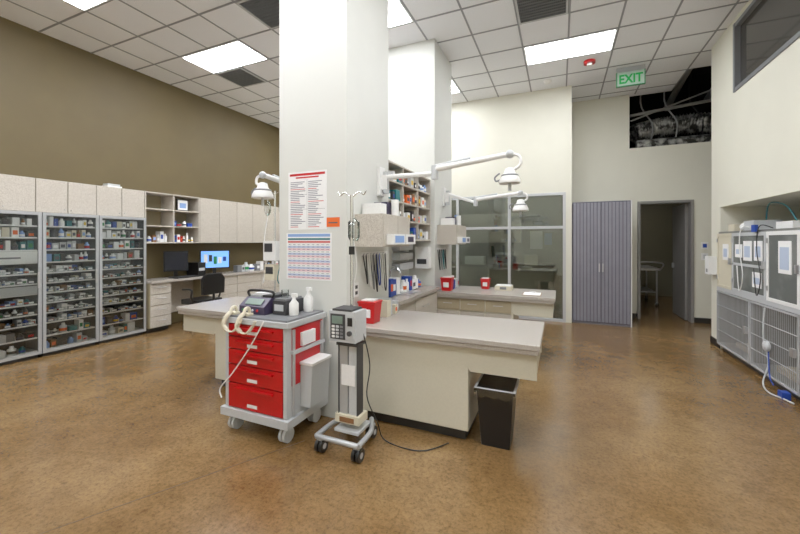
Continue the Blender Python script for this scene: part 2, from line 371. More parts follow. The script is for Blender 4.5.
# ------------------------------------------------------------------ exam tables
def handle(b, x, y0, y1, z, m=STEEL):
    b.cyl((x,y0,z),(x+0.025,y0,z),0.004,m,6); b.cyl((x,y1,z),(x+0.025,y1,z),0.004,m,6); b.cyl((x+0.025,y0-0.01,z),(x+0.025,y1+0.01,z),0.005,m,6)
def handley(b, y, x0, x1, z, m=STEEL):
    b.cyl((x0,y,z),(x0,y-0.025,z),0.004,m,6); b.cyl((x1,y,z),(x1,y-0.025,z),0.004,m,6); b.cyl((x0-0.01,y-0.025,z),(x1+0.01,y-0.025,z),0.005,m,6)
def exam_table(name, xin, xout, y0, y1, drawers=False):
    s = 1 if xout > xin else -1
    b = B(name, 0.006)
    xin += s*0.001
    top=0.80
    xb = xout - s*0.50
    yp = y0+0.07
    b.box(xin,xout,y0,y1,top-0.04,top,LAMTOP)
    b.box(xin,xb,yp,y1-0.06,0.09,top-0.04,PANEL)
    b.box(xin,xb-s*0.03,yp+0.05,y1-0.08,0.0,0.09,BASEB)
    b.prism([(xb,top-0.04),(xout-s*0.03,top-0.04),(xout-s*0.03,top-0.255),(xb+s*0.02,top-0.255),(xb,top-0.23)],'y',yp-0.002,y1-0.03,PANEL)
    b.box(xin,xout-s*0.01,y0+0.012,yp,top-0.075,top-0.04,LAMTOP)
    if drawers:
        n=3; wd=(abs(xb-xin)-0.04)/n
        for i in range(n):
            a=min(xin,xb)+0.02+i*wd
            b.box(a+0.008,a+wd-0.008,yp-0.02,yp,top-0.24,top-0.09,mat('drawer_tan',(176,162,134),0.4))
            handley(b,yp-0.02,a+wd*0.35,a+wd*0.65,top-0.15)
            b.box(a+0.008,a+wd-0.008,yp-0.02,yp,0.12,top-0.26,LAM)
    return b.done()
exam_table('exam_table', CX1, -0.12, CY0, 3.4)
exam_table('exam_table.001', CX0, -3.74, CY0, 3.4)
exam_table('exam_table.002', EX1, -0.05, 4.84, 5.62, True)
exam_table('exam_table.003', EX0, -3.8, 4.84, 5.62, True)

b=B('prep_counter',0.004)
b.box(-1.999,-1.52,3.425,4.83,0.83,0.87,LAMTOP); b.box(-1.999,-1.56,3.43,4.83,0.09,0.83,LAM); b.box(-1.999,-1.62,3.43,4.83,0,0.09,BASEB)
b.box(-1.56,-1.545,4.0,4.8,0.12,0.8,LAM); handle(b,-1.545,4.2,4.4,0.7)
b.box(-1.95,-1.6,3.9,4.3,0.871,0.878,STEEL)
b.tube([(-1.93,4.1,0.87),(-1.93,4.1,1.12),(-1.86,4.1,1.18),(-1.78,4.1,1.1)],0.012,CHROME); b.done()
b=B('wall_shelf_unit',0.003)
x0,x1=-1.999,-1.66
b.box(x0,x0+0.012,3.42,4.86,1.5,2.36,TAN)
for y in (3.42,3.88,4.36,4.84): b.box(x0,x1,y,y+0.02,1.5,2.36,LAM)
for z in (1.5,1.72,1.93,2.14,2.34): b.box(x0,x1,3.44,4.84,z,z+0.02,LAM)
shelf=b.done()
def supplies(name, x0, x1, y0, y1, levels, hmax, pal, dens=0.06, parent=None, hmin=0.45):
    b=B(name)
    LB=[PAPER,PAPER,INK,DGREY,LBLUE,BLUE,REDP,YEL,ORANGE,GREEN]
    for z in levels:
        y=y0+0.01
        while y<y1-dens:
            wd=random.uniform(dens*0.6,dens*1.3); wd=min(wd,y1-y-0.005)
            h=random.uniform(hmax*hmin,hmax); m=random.choice(pal)
            xd=x1-random.uniform(0.0,0.03)
            t=random.random()
            if t<0.35:
                r=wd*0.42; c=(xd-r,y+wd/2)
                b.lathe((c[0],c[1],z),(0,0,1),[(r,0),(r,h*0.7),(r*0.5,h*0.8),(r*0.5,h)],m,10)
                b.lathe((c[0],c[1],z+h*0.2),(0,0,1),[(r*1.03,0),(r*1.03,h*0.3)],random.choice(LB),10)
            else:
                b.box(xd-0.12 if xd-0.12>x0 else x0+0.01,xd,y,y+wd*0.92,z,z+h,m)
                if random.random()<0.7: b.box(xd,xd+0.002,y+wd*0.15,y+wd*0.75,z+h*0.3,z+h*0.7,random.choice(LB))
            y+=wd+random.uniform(0.002,0.012)
    return b.done(parent)
PAL=[WHITE,WHITE,PAPER,LGREY,LGREY,GREY,BLUE,TEAL,BROWN,WHITE,LBLUE,DGREY,BEIGE,ORANGE]
supplies('shelf_supplies',-1.98,-1.67,3.45,4.83,[1.521,1.741,1.951,2.161],0.15,PAL,0.09,shelf)

def side_cab(name, x0, x1, y0, y1):
    b=B(name,0.003)
    b.box(x0,x1,y0,y1,1.45,1.73,LAM)
    b.box(x1,x1+0.012,y0+0.01,(y0+y1)/2-0.004,1.46,1.72,LAM); b.box(x1,x1+0.012,(y0+y1)/2+0.004,y1-0.01,1.46,1.72,LAM)
    b.box(x1+0.013,x1+0.08,y0+0.05,y0+0.3,1.47,1.56,WHITE); b.box(x1+0.08,x1+0.082,y0+0.08,y0+0.27,1.485,1.545,LBLUE)
    b.box(x1+0.013,x1+0.08,y0+0.32,y0+0.55,1.47,1.56,PAPER); b.box(x1+0.08,x1+0.082,y0+0.36,y0+0.5,1.49,1.54,PURPLE)
    b.box(x0+0.02,x0+0.2,y0+0.1,y0+0.22,1.731,1.83,WHITE); b.box(x0+0.03,x0+0.17,y0+0.3,y0+0.45,1.731,1.86,PURPLE)
    b.cyl((x0+0.22,y0+0.36,1.731),(x0+0.22,y0+0.36,1.88),0.035,WHITE); b.cyl((x0+0.15,y0+0.5,1.731),(x0+0.15,y0+0.5,1.9),0.03,LBLUE)
    return b.done()
side_cab('glove_cabinet',CX1+0.001,-1.35,2.72,3.3)
side_cab('glove_cabinet.001',EX1+0.001,-1.34,5.0,5.6)

def exam_lamp(name, base, elbow, end, drop, s=1, k=0.78):
    b=B(name,0.002)
    bx,by,bz=base
    b.box(bx,bx+s*0.03,by-0.06,by+0.06,bz-0.18,bz+0.1,WHITE)
    b.box(bx+s*0.03,bx+s*0.09,by-0.03,by+0.03,bz-0.12,bz+0.02,WHITE)
    p0=Vector((bx+s*0.07,by,bz)); e=Vector(elbow); t=Vector(end)
    b.cyl(p0-Vector((0,0,0.16)),p0+Vector((0,0,0.05)),0.03,LGREY)
    b.cyl(p0,e,0.024,WHITE,14,0.022)
    b.cyl(e-Vector((0,0,0.05)),e+Vector((0,0,0.07)),0.032,LGREY)
    e2=e+Vector((0,0,0.04))
    b.cyl(e2,t,0.028,WHITE,14,0.022); b.cyl(e2+Vector((0,0,0.03)),t*0.5+e2*0.5+Vector((0,0,0.035)),0.012,LGREY,8)
    b.sph(t,0.035,LGREY)
    h=t-Vector((0,0,drop))
    b.tube([t,t+Vector((s*0.07,0,-0.02)),t+Vector((s*0.08,0,-drop*0.5)),h+Vector((s*0.02,0,0.06*k))],0.012,WHITE)
    b.lathe(h+Vector((0,0,0.09*k)),(0,0,-1),[(r*k,z*k) for r,z in [(0.02,0),(0.045,0.01),(0.055,0.05),(0.085,0.09),(0.105,0.13),(0.108,0.16),(0.10,0.165),(0.085,0.16),(0.0,0.155)]],WHITE,24)
    b.lathe(h+Vector((0,0,0.02*k)),(0,0,-1),[(0.078*k,0),(0.09*k,0.012*k),(0.078*k,0.024*k)],GREY,24)
    b.cyl(h-Vector((0,0,0.06*k)),h-Vector((0,0,0.15*k)),0.013,LGREY)
    b.tube([h+Vector((-0.1*k,0,-0.03*k)),h+Vector((-0.14*k,0,-0.04*k)),h+Vector((-0.15*k,0,0.0)),h+Vector((-0.1*k,0,0.04*k))],0.007,GREY)
    return b.done()
exam_lamp('exam_lamp',(CX1+0.001,3.2,2.12),(-1.02,3.1,2.10),(-0.37,3.05,2.20),0.18)
exam_lamp('exam_lamp.001',(EX1+0.001,5.3,2.2),(-1.1,5.2,2.05),(-0.48,5.1,2.14),0.17,1,0.95)
exam_lamp('exam_lamp.002',(CX0-0.001,3.1,2.12),(-2.75,3.12,2.1),(-2.68,2.75,2.15),0.16,-1,0.95)

def poster(name,x0,x1,y,z0,z1,kind):
    b=B(name)
    b.box(x0,x1,y-0.003,y-0.0005,z0,z1,PAPER)
    yy=y-0.0036; w=x1-x0; h=z1-z0
    def st(a,c,d,e,m): b.box(x0+a*w,x0+c*w,yy,y-0.003,z0+d*h,z0+e*h,m)
    if kind==1:
        st(0.04,0.96,0.93,0.97,REDP); st(0.2,0.8,0.885,0.91,REDP)
        T=mat('poster_text',(140,140,150),0.7); TR=mat('poster_text_red',(210,110,110),0.7)
        for c in range(2):
            for r in range(26):
                z=0.04+r*0.031; a=0.06+c*0.47
                st(a,a+random.uniform(0.2,0.4),z,z+0.014,T if r%7 else TR)
        st(0.04,0.5,0.6,0.604,INK); st(0.04,0.96,0.35,0.354,INK); st(0.498,0.502,0.03,0.86,INK)
    elif kind==2:
        st(0.03,0.97,0.92,0.98,LBLUE); st(0.03,0.97,0.85,0.89,TEAL); st(0.03,0.97,0.79,0.83,mat('chart_red',(206,90,90),0.7))
        PB=mat('chart_pale_blue',(186,200,230),0.7); PP=mat('chart_pale_pink',(238,200,206),0.7); T2=mat('chart_text',(120,120,145),0.7)
        for r in range(15):
            z=0.03+r*0.05
            st(0.03,0.97,z,z+0.042,[PP,PB,PAPER][r%3])
            for c in range(9): st(0.05+c*0.105,0.105+c*0.105,z+0.014,z+0.028,T2)
    return b.done()
poster('drug_dosage_poster',-2.23,-1.82,CY0,1.60,2.11,1)
poster('emergency_chart',-2.25,-1.77,CY0,1.16,1.57,2)
b=B('orange_notice'); b.box(-1.82,-1.69,CY0-0.003,CY0-0.0005,1.62,1.70,ORANGE); b.box(-1.8,-1.71,CY0-0.004,CY0-0.003,1.65,1.66,INK); b.done()

# ------------------------------------------------------------------ crash cart
b=B('crash_cart',0.005)
CS=0.035
x0,x1,y0,y1=-2.47+CS,-1.86+CS,2.11,2.56
b.box(x0-0.03,x1+0.03,y0-0.03,y1+0.02,0.13,0.19,LGREY)
b.box(x0,x1,y0+0.02,y1,0.19,0.86,LGREY)
b.box(x0-0.02,x1+0.02,y0-0.02,y1+0.02,0.86,0.90,LGREY)
b.box(x0,x1,y0,y1,0.90,0.915,GREY)
for sx in (x0-0.002,x1-0.03):
    b.box(sx,sx+0.032,y0-0.005,y0+0.03,0.19,0.86,LGREY)
for a,c in [(0.20,0.385),(0.395,0.53),(0.54,0.65),(0.66,0.75),(0.76,0.85)]:
    b.box(x0+0.035,x1-0.035,y0-0.008,y0+0.02,a,c,RED)
    b.box(x0+0.12,x1-0.12,y0-0.03,y0-0.008,c-0.035,c-0.022,RED); b.box(x0+0.23,x0+0.33,y0-0.01,y0-0.008,a+0.02,a+0.045,PAPER)
b.box(x1,x1+0.008,y0+0.05,y1-0.03,0.42,0.85,RED); b.box(x1,x1+0.006,y0+0.05,y1-0.03,0.22,0.40,LGREY)
b.box(x1,x1+0.03,y0+0.04,y1-0.02,0.66,0.685,LGREY)
for yy in (y0+0.06,y1-0.05): b.cyl((x1+0.012,yy,0.2),(x1+0.012,yy,0.84),0.012,ALU)
b.prism([(x1+0.01,0.55),(x1+0.12,0.57),(x1+0.10,0.24),(x1+0.01,0.24)],'y',y0+0.14,y1-0.08,LGREY)
b.box(x1+0.01,x1+0.13,y0+0.13,y1-0.07,0.56,0.58,WHITE)
b.box(x1+0.008,x1+0.03,y0+0.14,y0+0.3,0.70,0.80,PAPER)
b.tube([(x0-0.02,y0+0.06,0.82),(x0-0.07,y0+0.06,0.84),(x0-0.07,y1-0.05,0.84),(x0-0.02,y1-0.05,0.82)],0.012,LGREY)
for cx in (x0+0.05,x1-0.05):
    for cy in (y0+0.05,y1-0.06): b.caster(cx,cy,0.055,m=LGREY)
b.tube([(x0+0.42,y0-0.035,0.9),(x0+0.3,y0-0.05,0.7),(x0+0.12,y0-0.05,0.48),(x0-0.02,y0-0.04,0.34),(x0-0.0,y0-0.045,0.27)],0.005,WHITE)
cart=b.done()
SH=Matrix.Translation((CS,-0.005,0))
b=B('defibrillator',0.008); b.M=SH
zt=0.917
b.prism([(2.2,zt),(2.5,zt),(2.5,zt+0.12),(2.28,zt+0.12),(2.2,zt+0.06)],'x',-2.42,-2.16,PURPLE)
b.box(-2.41,-2.28,2.30,2.45,zt+0.12,zt+0.135,LGREY); b.box(-2.27,-2.17,2.3,2.48,zt+0.12,zt+0.14,DGREY)
b.box(-2.38,-2.3,2.32,2.44,zt+0.136,zt+0.15,PAPER)
b.cbox((-2.29,2.232,zt+0.095),(0.17,0.004,0.06),LCD,rx=-0.85)
for k in range(4): b.cyl((-2.38+k*0.05,2.2,zt+0.03),(-2.38+k*0.05,2.193,zt+0.03),0.01,[GREEN,LGREY,LGREY,REDP][k],10)
b.tube([(-2.41,2.3,zt+0.12),(-2.41,2.3,zt+0.17),(-2.17,2.3,zt+0.17),(-2.17,2.3,zt+0.12)],0.011,BLACK)
b.done()
b=B('suction_unit',0.006); b.M=SH
b.box(-2.13,-2.0,2.26,2.48,zt,zt+0.11,DGREY); b.box(-2.12,-2.01,2.27,2.47,zt+0.11,zt+0.125,GREY); b.cyl((-2.065,2.33,zt+0.125),(-2.065,2.33,zt+0.19),0.03,GLASSB,16)
b.box(-2.11,-2.02,2.256,2.26,zt+0.03,zt+0.08,LGREY); b.done()
b=B('handsets',0.004); b.M=Matrix.Translation((CS,-0.02,0))
for k,xx in enumerate((-2.45,-2.31)):
    b.box(xx,xx+0.07,2.13,2.185,zt,zt+0.02,BEIGE); b.tube([(xx+0.035,2.18,zt+0.02),(xx+0.035,2.17,zt+0.055),(xx+0.035,2.14,zt+0.055),(xx+0.035,2.12,zt+0.02)],0.012,BEIGE)
    b.tube([(xx+0.035,2.12,zt+0.02),(xx+0.03,2.085,zt-0.01),(xx+0.02,2.07,zt-0.07),(xx+0.05,2.075,zt-0.11)],0.017,BEIGE,10)
    pts=[]
    for i in range(160):
        t=i/159; a=t*2*math.pi*20
        px=xx+0.05+0.16*t; pz=zt-0.10-0.05*math.sin(t*math.pi)+0.09*t; py=2.065
        pts.append((px+0.011*math.cos(a),py+0.011*math.sin(a),pz))
    b.tube(pts,0.004,BEIGE,6,False)
b.done(cart)
b=B('spray_bottle',0.002); b.M=Matrix.Translation((0.02,0,0))
for (bx,by,h) in ((-1.93,2.47,0.17),(-1.94,2.3,0.14)):
    b.lathe((bx,by,zt),(0,0,1),[(0.035,0),(0.037,0.02),(0.037,h*0.65),(0.015,h*0.85),(0.013,h)],WHITE,16)
    b.box(bx-0.02,bx+0.03,by-0.01,by+0.01,zt+h,zt+h+0.03,WHITE)
b.done()

# ------------------------------------------------------------------ infusion pump stand
b=B('infusion_pump_stand',0.003)
cx,cy=-1.41,2.33
for sx in (-1,1):
    b.tube([(cx+sx*0.17,cy-0.2,0.12),(cx+sx*0.16,cy,0.125),(cx+sx*0.08,cy+0.16,0.13)],0.018,ALU)
    b.caster(cx+sx*0.15,cy-0.17,0.045,m=BLACK)
b.caster(cx-0.09,cy+0.14,0.045,m=BLACK); b.caster(cx+0.09,cy+0.14,0.045,m=BLACK)
b.tube([(cx-0.17,cy-0.2,0.12),(cx+0.17,cy-0.2,0.12)],0.018,ALU,smooth=False)
b.box(cx-0.10,cx+0.10,cy-0.08,cy+0.12,0.115,0.135,LGREY)
b.cyl((cx,cy,0.13),(cx,cy,1.84),0.013,CHROME)
b.box(cx-0.10,cx+0.10,cy-0.07,cy+0.06,0.18,0.24,BEIGE); b.box(cx-0.06,cx+0.06,cy-0.075,cy-0.07,0.19,0.225,BROWN)
b.box(cx-0.075,cx-0.005,cy-0.05,cy+0.03,0.24,0.74,ALU); b.box(cx+0.005,cx+0.075,cy-0.05,cy+0.03,0.24,0.74,LGREY)
b.box(cx-0.08,cx-0.075,cy-0.06,cy+0.03,0.24,0.74,DGREY); b.box(cx+0.075,cx+0.08,cy-0.06,cy+0.03,0.24,0.74,DGREY)
b.box(cx-0.09,cx+0.09,cy-0.07,cy+0.05,0.74,0.76,DGREY)
b.box(cx-0.055,cx+0.06,cy-0.056,cy-0.05,0.45,0.60,PAPER)
b.box(cx-0.12,cx+0.10,cy-0.12,cy+0.04,0.78,1.0,LGREY)
b.box(cx-0.105,cx+0.02,cy-0.124,cy-0.12,0.8,0.98,DGREY); b.box(cx-0.09,cx+0.0,cy-0.127,cy-0.124,0.91,0.965,LCD)
for i in range(3):
    for j in range(4): b.box(cx-0.09+i*0.034,cx-0.066+i*0.034,cy-0.128,cy-0.124,0.81+j*0.024,0.826+j*0.024,[WHITE,LGREY,GREY][i])
b.box(cx+0.03,cx+0.09,cy-0.125,cy-0.12,0.8,0.98,LGREY); b.cyl((cx+0.06,cy-0.14,0.85),(cx+0.06,cy-0.12,0.85),0.018,DGREY); b.box(cx+0.04,cx+0.08,cy-0.128,cy-0.125,0.9,0.96,BLACK)
b.box(cx-0.09,cx+0.07,cy-0.12,cy+0.03,1.0,1.015,DGREY)
for sx in (-1,1):
    b.tube([(cx,cy,1.82),(cx+sx*0.06,cy,1.86),(cx+sx*0.1,cy,1.84),(cx+sx*0.12,cy,1.87)],0.006,CHROME)
b.cyl((cx,cy,1.4),(cx,cy,1.46),0.022,BLACK)
b.lathe((cx-0.0,cy+0.03,1.5),(0,0,1),[(0.03,0),(0.045,0.03),(0.045,0.14),(0.01,0.17)],GLASSB,14)
b.tube([(cx,cy+0.03,1.5),(cx+0.03,cy+0.02,1.3),(cx-0.02,cy+0.03,1.1),(cx-0.01,cy,1.02)],0.004,WHITE,6)
b.tube([(cx+0.09,cy+0.0,0.85),(cx+0.14,cy+0.02,0.6),(cx+0.1,cy+0.05,0.35),(cx+0.16,cy+0.1,0.15),(cx+0.22,cy+0.12,0.012),(cx+0.5,cy+0.1,0.01),(cx+0.66,cy+0.28,0.01)],0.005,BLACK,6)
b.done()

def sharps(name,x,y,z,s=1.0):
    b=B(name,0.004)
    b.frustum(x,y,z,z+0.17*s,0.13*s,0.12*s,0.16*s,0.14*s,REDP); b.box(x-0.085*s,x+0.085*s,y-0.075*s,y+0.075*s,z+0.17*s,z+0.185*s,REDP)
    b.box(x-0.06*s,x+0.06*s,y-0.05*s,y+0.05*s,z+0.185*s,z+0.2*s,WHITE); b.box(x-0.04*s,x+0.04*s,y-0.072*s,y-0.064*s,z+0.05*s,z+0.12*s,PAPER)
    return b.done()
sharps('sharps_container',-1.5,2.78,0.801)
sharps('sharps_container.001',-1.46,5.0,0.801)
sharps('sharps_container.002',-1.0,5.42,0.801,0.8)

b=B('trash_bin',0.004)
cx,cy=-0.43,2.82
b.frustum(cx,cy,0.0,0.41,0.20,0.23,0.26,0.30,BLACK)
b.box(cx-0.145,cx+0.145,cy-0.165,cy+0.165,0.41,0.43,BLACK)
bin_ob=b.done()
b=B('bin_liner',0.0)
n=40
for k in range(n):
    def pt(k):
        t=(k%n)/n*4; e=int(t); u=t-e
        P=[(-0.147,-0.167),(0.147,-0.167),(0.147,0.167),(-0.147,0.167)]; a=P[e]; c=P[(e+1)%4]
        return cx+a[0]+(c[0]-a[0])*u, cy+a[1]+(c[1]-a[1])*u, 0.375+0.015*math.sin(k*2.3)
    a=pt(k); c=pt(k+1)
    b.add([(a[0],a[1],a[2]),(c[0],c[1],c[2]),(c[0],c[1],0.433),(a[0],a[1],0.433)],[(0,1,2,3)],GLASSB)
    b.add([(a[0],a[1],0.433),(c[0],c[1],0.433),(cx+(c[0]-cx)*0.88,cy+(c[1]-cy)*0.88,0.434),(cx+(a[0]-cx)*0.88,cy+(a[1]-cy)*0.88,0.434)],[(0,1,2,3)],LGREY)
b.done(bin_ob)

b=B('hanging_cords')
for k in range(7):
    y=2.85+k*0.065
    b.tube([(CX1+0.01,y,1.38),(CX1+0.03,y+0.02,1.22-0.03*k),(CX1+0.03,y+0.05,1.12-0.03*(k%4)),(CX1+0.01,y+0.06,1.38)],0.006,[BLACK,WHITE,GREY,BLACK,BLUE,WHITE,DGREY][k],6)
    b.cyl((CX1+0.001,y,1.38),(CX1+0.03,y,1.385),0.006,STEEL,6)
b.box(CX1+0.001,CX1+0.012,2.83,3.35,1.37,1.40,WHITE); b.done()
b=B('paper_towel_dispenser',0.01)
b.box(-1.86,-1.66,EY0-0.12,EY0-0.001,1.12,1.42,WHITE); b.box(-1.83,-1.69,EY0-0.125,EY0-0.12,1.18,1.25,DGREY); b.done()
b=B('power_outlet_strip',0.002); b.box(CX1+0.001,CX1+0.02,2.68,2.76,1.02,1.14,WHITE); b.box(CX1+0.02,CX1+0.022,2.7,2.74,1.04,1.07,DGREY); b.box(CX1+0.02,CX1+0.022,2.7,2.74,1.09,1.12,DGREY); b.done()
supplies('counter_supplies',-1.98,-1.7,3.45,4.8,[0.88],0.2,[WHITE,BLUE,WHITE,LBLUE,WHITE,PAPER,LGREY],0.1)
supplies('table_supplies',-1.6,-1.44,3.0,3.36,[0.801],0.17,[WHITE,BLUE,WHITE,LGREY,BEIGE],0.09)
supplies('table_supplies.001',-1.59,-1.4,5.15,5.58,[0.801],0.2,[WHITE,BLUE,DGREY,LGREY,REDP],0.1)
b=B('wall_organizer',0.002)
for z,m in ((1.12,TEAL),(1.25,LBLUE),(1.38,WHITE)):
    b.box(-1.999,-1.9,3.5,3.85,z,z+0.09,m); b.box(-1.999,-1.88,4.3,4.75,z,z+0.09,LGREY)
b.done()
b=B('hanging_cords.001')
for k in range(4):
    y=5.0+k*0.1; b.tube([(EX1+0.01,y,1.38),(EX1+0.03,y+0.02,1.15),(EX1+0.03,y+0.05,1.1),(EX1+0.01,y+0.07,1.38)],0.007,[BLACK,GREY,TEAL,BLACK][k],6)
b.box(EX1+0.001,EX1+0.012,4.98,5.4,1.37,1.40,WHITE); b.done()
b=B('clipboard',0.002); b.box(-0.45,-0.22,4.95,5.25,0.801,0.806,BROWN); b.box(-0.44,-0.23,4.96,5.22,0.806,0.809,PAPER); b.box(-0.37,-0.3,5.2,5.24,0.809,0.82,STEEL); b.done()
b=B('instrument_box',0.003); b.box(-0.85,-0.62,5.3,5.5,0.801,0.86,BEIGE); b.box(-0.84,-0.63,5.31,5.49,0.86,0.87,WHITE); b.box(-0.78,-0.69,5.295,5.3,0.815,0.85,GREY); b.done()

b=B('iv_pole',0.002)
cx,cy=-3.4,3.7
for k in range(5):
    a=k*2*math.pi/5+0.3; e=(cx+0.25*math.cos(a),cy+0.25*math.sin(a))
    b.tube([(cx,cy,0.14),(e[0],e[1],0.10)],0.012,ALU,smooth=False); b.caster(e[0],e[1],0.035,m=BLACK)
b.cyl((cx,cy,0.1),(cx,cy,2.15),0.012,CHROME)
for sx in (-1,1):
    b.tube([(cx,cy,2.1),(cx+sx*0.08,cy,2.15),(cx+sx*0.12,cy,2.12),(cx+sx*0.14,cy,2.16)],0.006,CHROME)
    b.tube([(cx+sx*0.12,cy,2.12),(cx+sx*0.12,cy,2.02)],0.003,WHITE,smooth=False)
b.sph((cx-0.12,cy,1.93),0.1,GLASSB,(0.55,0.25,1)); b.sph((cx+0.12,cy,1.93),0.1,GLASSB,(0.55,0.25,1))
b.box(cx-0.1,cx+0.1,cy-0.1,cy-0.013,1.25,1.5,WHITE); b.box(cx-0.08,cx+0.05,cy-0.104,cy-0.1,1.36,1.47,DGREY)
b.box(cx-0.08,cx+0.08,cy-0.1,cy-0.013,1.0,1.2,BEIGE); b.box(cx-0.06,cx+0.06,cy-0.104,cy-0.1,1.08,1.17,DGREY)
b.tube([(cx-0.12,cy,1.83),(cx-0.14,cy-0.04,1.5),(cx-0.1,cy-0.06,1.1),(cx-0.2,cy,0.95),(cx-0.12,cy,1.3)],0.006,WHITE)
b.tube([(cx+0.12,cy,1.83),(cx+0.17,cy-0.04,1.4),(cx+0.1,cy-0.06,1.0),(cx+0.2,cy,0.95),(cx+0.12,cy,1.2)],0.006,TEAL)
b.done()
b=B('hanging_tubing',0.002)
b.box(CX0-0.012,CX0-0.001,2.7,3.3,1.5,1.53,WHITE)
for k in range(6):
    y=2.72+k*0.1
    b.tube([(CX0-0.015,y,1.52),(CX0-0.06,y+0.01,1.35),(CX0-0.08,y+0.03,1.0+0.05*(k%3)),(CX0-0.14,y+0.05,1.2),(CX0-0.015,y+0.06,1.52)],0.009,[WHITE,LBLUE,BLACK,WHITE,GREEN,WHITE][k],8)
b.box(CX0-0.18,CX0-0.001,3.05,3.2,1.2,1.38,WHITE); b.box(CX0-0.15,CX0-0.03,3.045,3.05,1.24,1.3,DGREY); b.done()
b=B('fluid_bottles',0.002)
for (bx,by,h,m) in ((-2.6,3.2,0.22,WHITE),(-2.75,3.25,0.16,LGREY),(-2.95,3.2,0.12,WHITE),(-2.5,3.3,0.2,BLUE)):
    b.lathe((bx,by,0.801),(0,0,1),[(0.04,0),(0.042,0.02),(0.042,h*0.65),(0.016,h*0.85),(0.014,h)],m,16)
b.box(-3.1,-2.85,2.95,3.1,0.801,0.86,LGREY); b.done()

# ------------------------------------------------------------------ left wall: glass supply cabinets
FX=-6.1
CPAL=[WHITE,PAPER,WHITE,LGREY,WHITE,GREY,DGREY,LBLUE,WHITE,LGREY,BROWN,TEAL,PAPER,BLUE,BEIGE,PAPER,LGREY,DGREY]
def glass_cab(i, y0, y1, band):
    nm='supply_cabinet' if i==0 else 'supply_cabinet.%03d'%i
    b=B(nm,0.002); x0=XL+0.002; z1=1.87
    b.box(x0,x0+0.015,y0,y1,0.05,z1,CABIN); b.box(x0,FX-0.02,y0,y0+0.02,0.05,z1,GREY); b.box(x0,FX-0.02,y1-0.02,y1,0.05,z1,GREY)
    b.box(x0,FX-0.02,y0+0.02,y1-0.02,z1-0.02,z1,LGREY); b.box(x0,FX-0.02,y0+0.02,y1-0.02,0.05,0.08,LGREY); b.box(x0+0.02,FX-0.06,y0+0.02,y1-0.02,0,0.05,DGREY)
    fr=0.038
    b.box(FX-0.02,FX,y0+0.003,y0+fr,0.05,z1,ALU); b.box(FX-0.02,FX,y1-fr,y1-0.003,0.05,z1,ALU)
    b.box(FX-0.02,FX,y0+fr,y1-fr,z1-fr,z1,ALU); b.box(FX-0.02,FX,y0+fr,y1-fr,0.05,0.05+fr,ALU)
    lv=[0.09,0.26,0.43,0.56,0.69,0.82,0.95,1.08,1.22,1.38,1.54,1.69]
    for k,z in enumerate(lv):
        b.box(x0+0.015,FX-0.03,y0+0.02,y1-0.02,z-0.008,z,ALU); b.box(FX-0.034,FX-0.028,y0+0.04,y1-0.04,z-0.008,z+0.010,WHITE)
        if 2<=k<=7:
            nb=5; wd=(y1-y0-0.08)/nb
            for q in range(nb):
                b.box(FX-0.036,FX-0.032,y0+0.04+q*wd+0.004,y0+0.04+(q+1)*wd-0.004,z+0.010,z+0.055,GLASSB)
                b.box(FX-0.032,FX-0.03,y0+0.04+q*wd+0.03,y0+0.04+(q+1)*wd-0.03,z+0.02,z+0.04,PAPER)
    if band:
        b.box(FX-0.028,FX-0.02,y0+fr,y1-fr,1.22,1.37,WHITE); b.box(FX-0.02,FX-0.012,y0+0.2,y1-0.2,1.28,1.30,GREY)
        b.box(FX-0.028,FX-0.02,y0+fr,y1-fr,0.82,0.93,LGREY)
    b.box(FX-0.014,FX-0.01,y0+fr,y1-fr,0.085,z1-fr,GLASSC)
    b.box(FX,FX+0.02,y1-0.05,y1-0.03,0.9,1.1,STEEL)
    o=b.done()
    supplies('supplies', x0+0.05, FX-0.045, y0+0.03, y1-0.03, lv[:2], 0.14, CPAL, 0.09, o)
    supplies('drawer_contents', x0+0.05, FX-0.045, y0+0.03, y1-0.03, lv[2:8], 0.09, CPAL, 0.06, o)
    supplies('upper_supplies', x0+0.05, FX-0.045, y0+0.03, y1-0.03, lv[8:], 0.135, CPAL, 0.07, o, 0.6)
ys=[1.2,1.83,2.457,3.09,3.75]
for i in range(4): glass_cab(i, ys[i]+0.002, ys[i+1]-0.002, i<2)
def wallcab(name,y0,y1,z0,z1,n,x1=-6.15):
    b=B(name,0.004); b.box(XL+0.001,x1-0.018,y0,y1,z0,z1,TAN); wd=(y1-y0)/n
    for k in range(n):
        b.box(x1-0.018,x1,y0+k*wd+0.004,y0+(k+1)*wd-0.004,z0+0.003,z1-0.003,LAM)
        yh=y0+(k+1)*wd-0.035 if k%2==0 else y0+k*wd+0.035
        b.cyl((x1,yh,z0+0.05),(x1+0.02,yh,z0+0.05),0.006,STEEL,8)
    return b.done()
wallcab('wall_cabinet',1.07,3.75,1.872,2.31,8)
wallcab('wall_cabinet.001',4.74,7.3,1.46,2.31,6)
b=B('binder_stack',0.002); b.box(-6.45,-6.3,3.3,3.5,2.311,2.35,WHITE); b.box(-6.44,-6.31,3.31,3.48,2.35,2.38,LGREY); b.done()
b=B('open_wall_shelf',0.003)
b.box(XL+0.001,XL+0.012,3.755,4.735,1.46,2.31,TAN)
for y in (3.755,4.23,4.715): b.box(XL+0.012,-6.15,y,y+0.02,1.46,2.31,LAM)
for z in (1.46,1.74,2.02,2.29): b.box(XL+0.012,-6.152,3.775,4.715,z,z+0.02,LAM)
osh=b.done()
supplies('shelf_binders',-6.45,-6.2,3.78,4.22,[1.481],0.19,[WHITE,DGREY,BLUE,BROWN,LGREY,WHITE,YEL],0.06,osh)
supplies('shelf_binders_b',-6.45,-6.2,4.26,4.7,[1.481],0.19,[REDP,DGREY,BLUE,BROWN,DGREY,WHITE],0.06,osh)
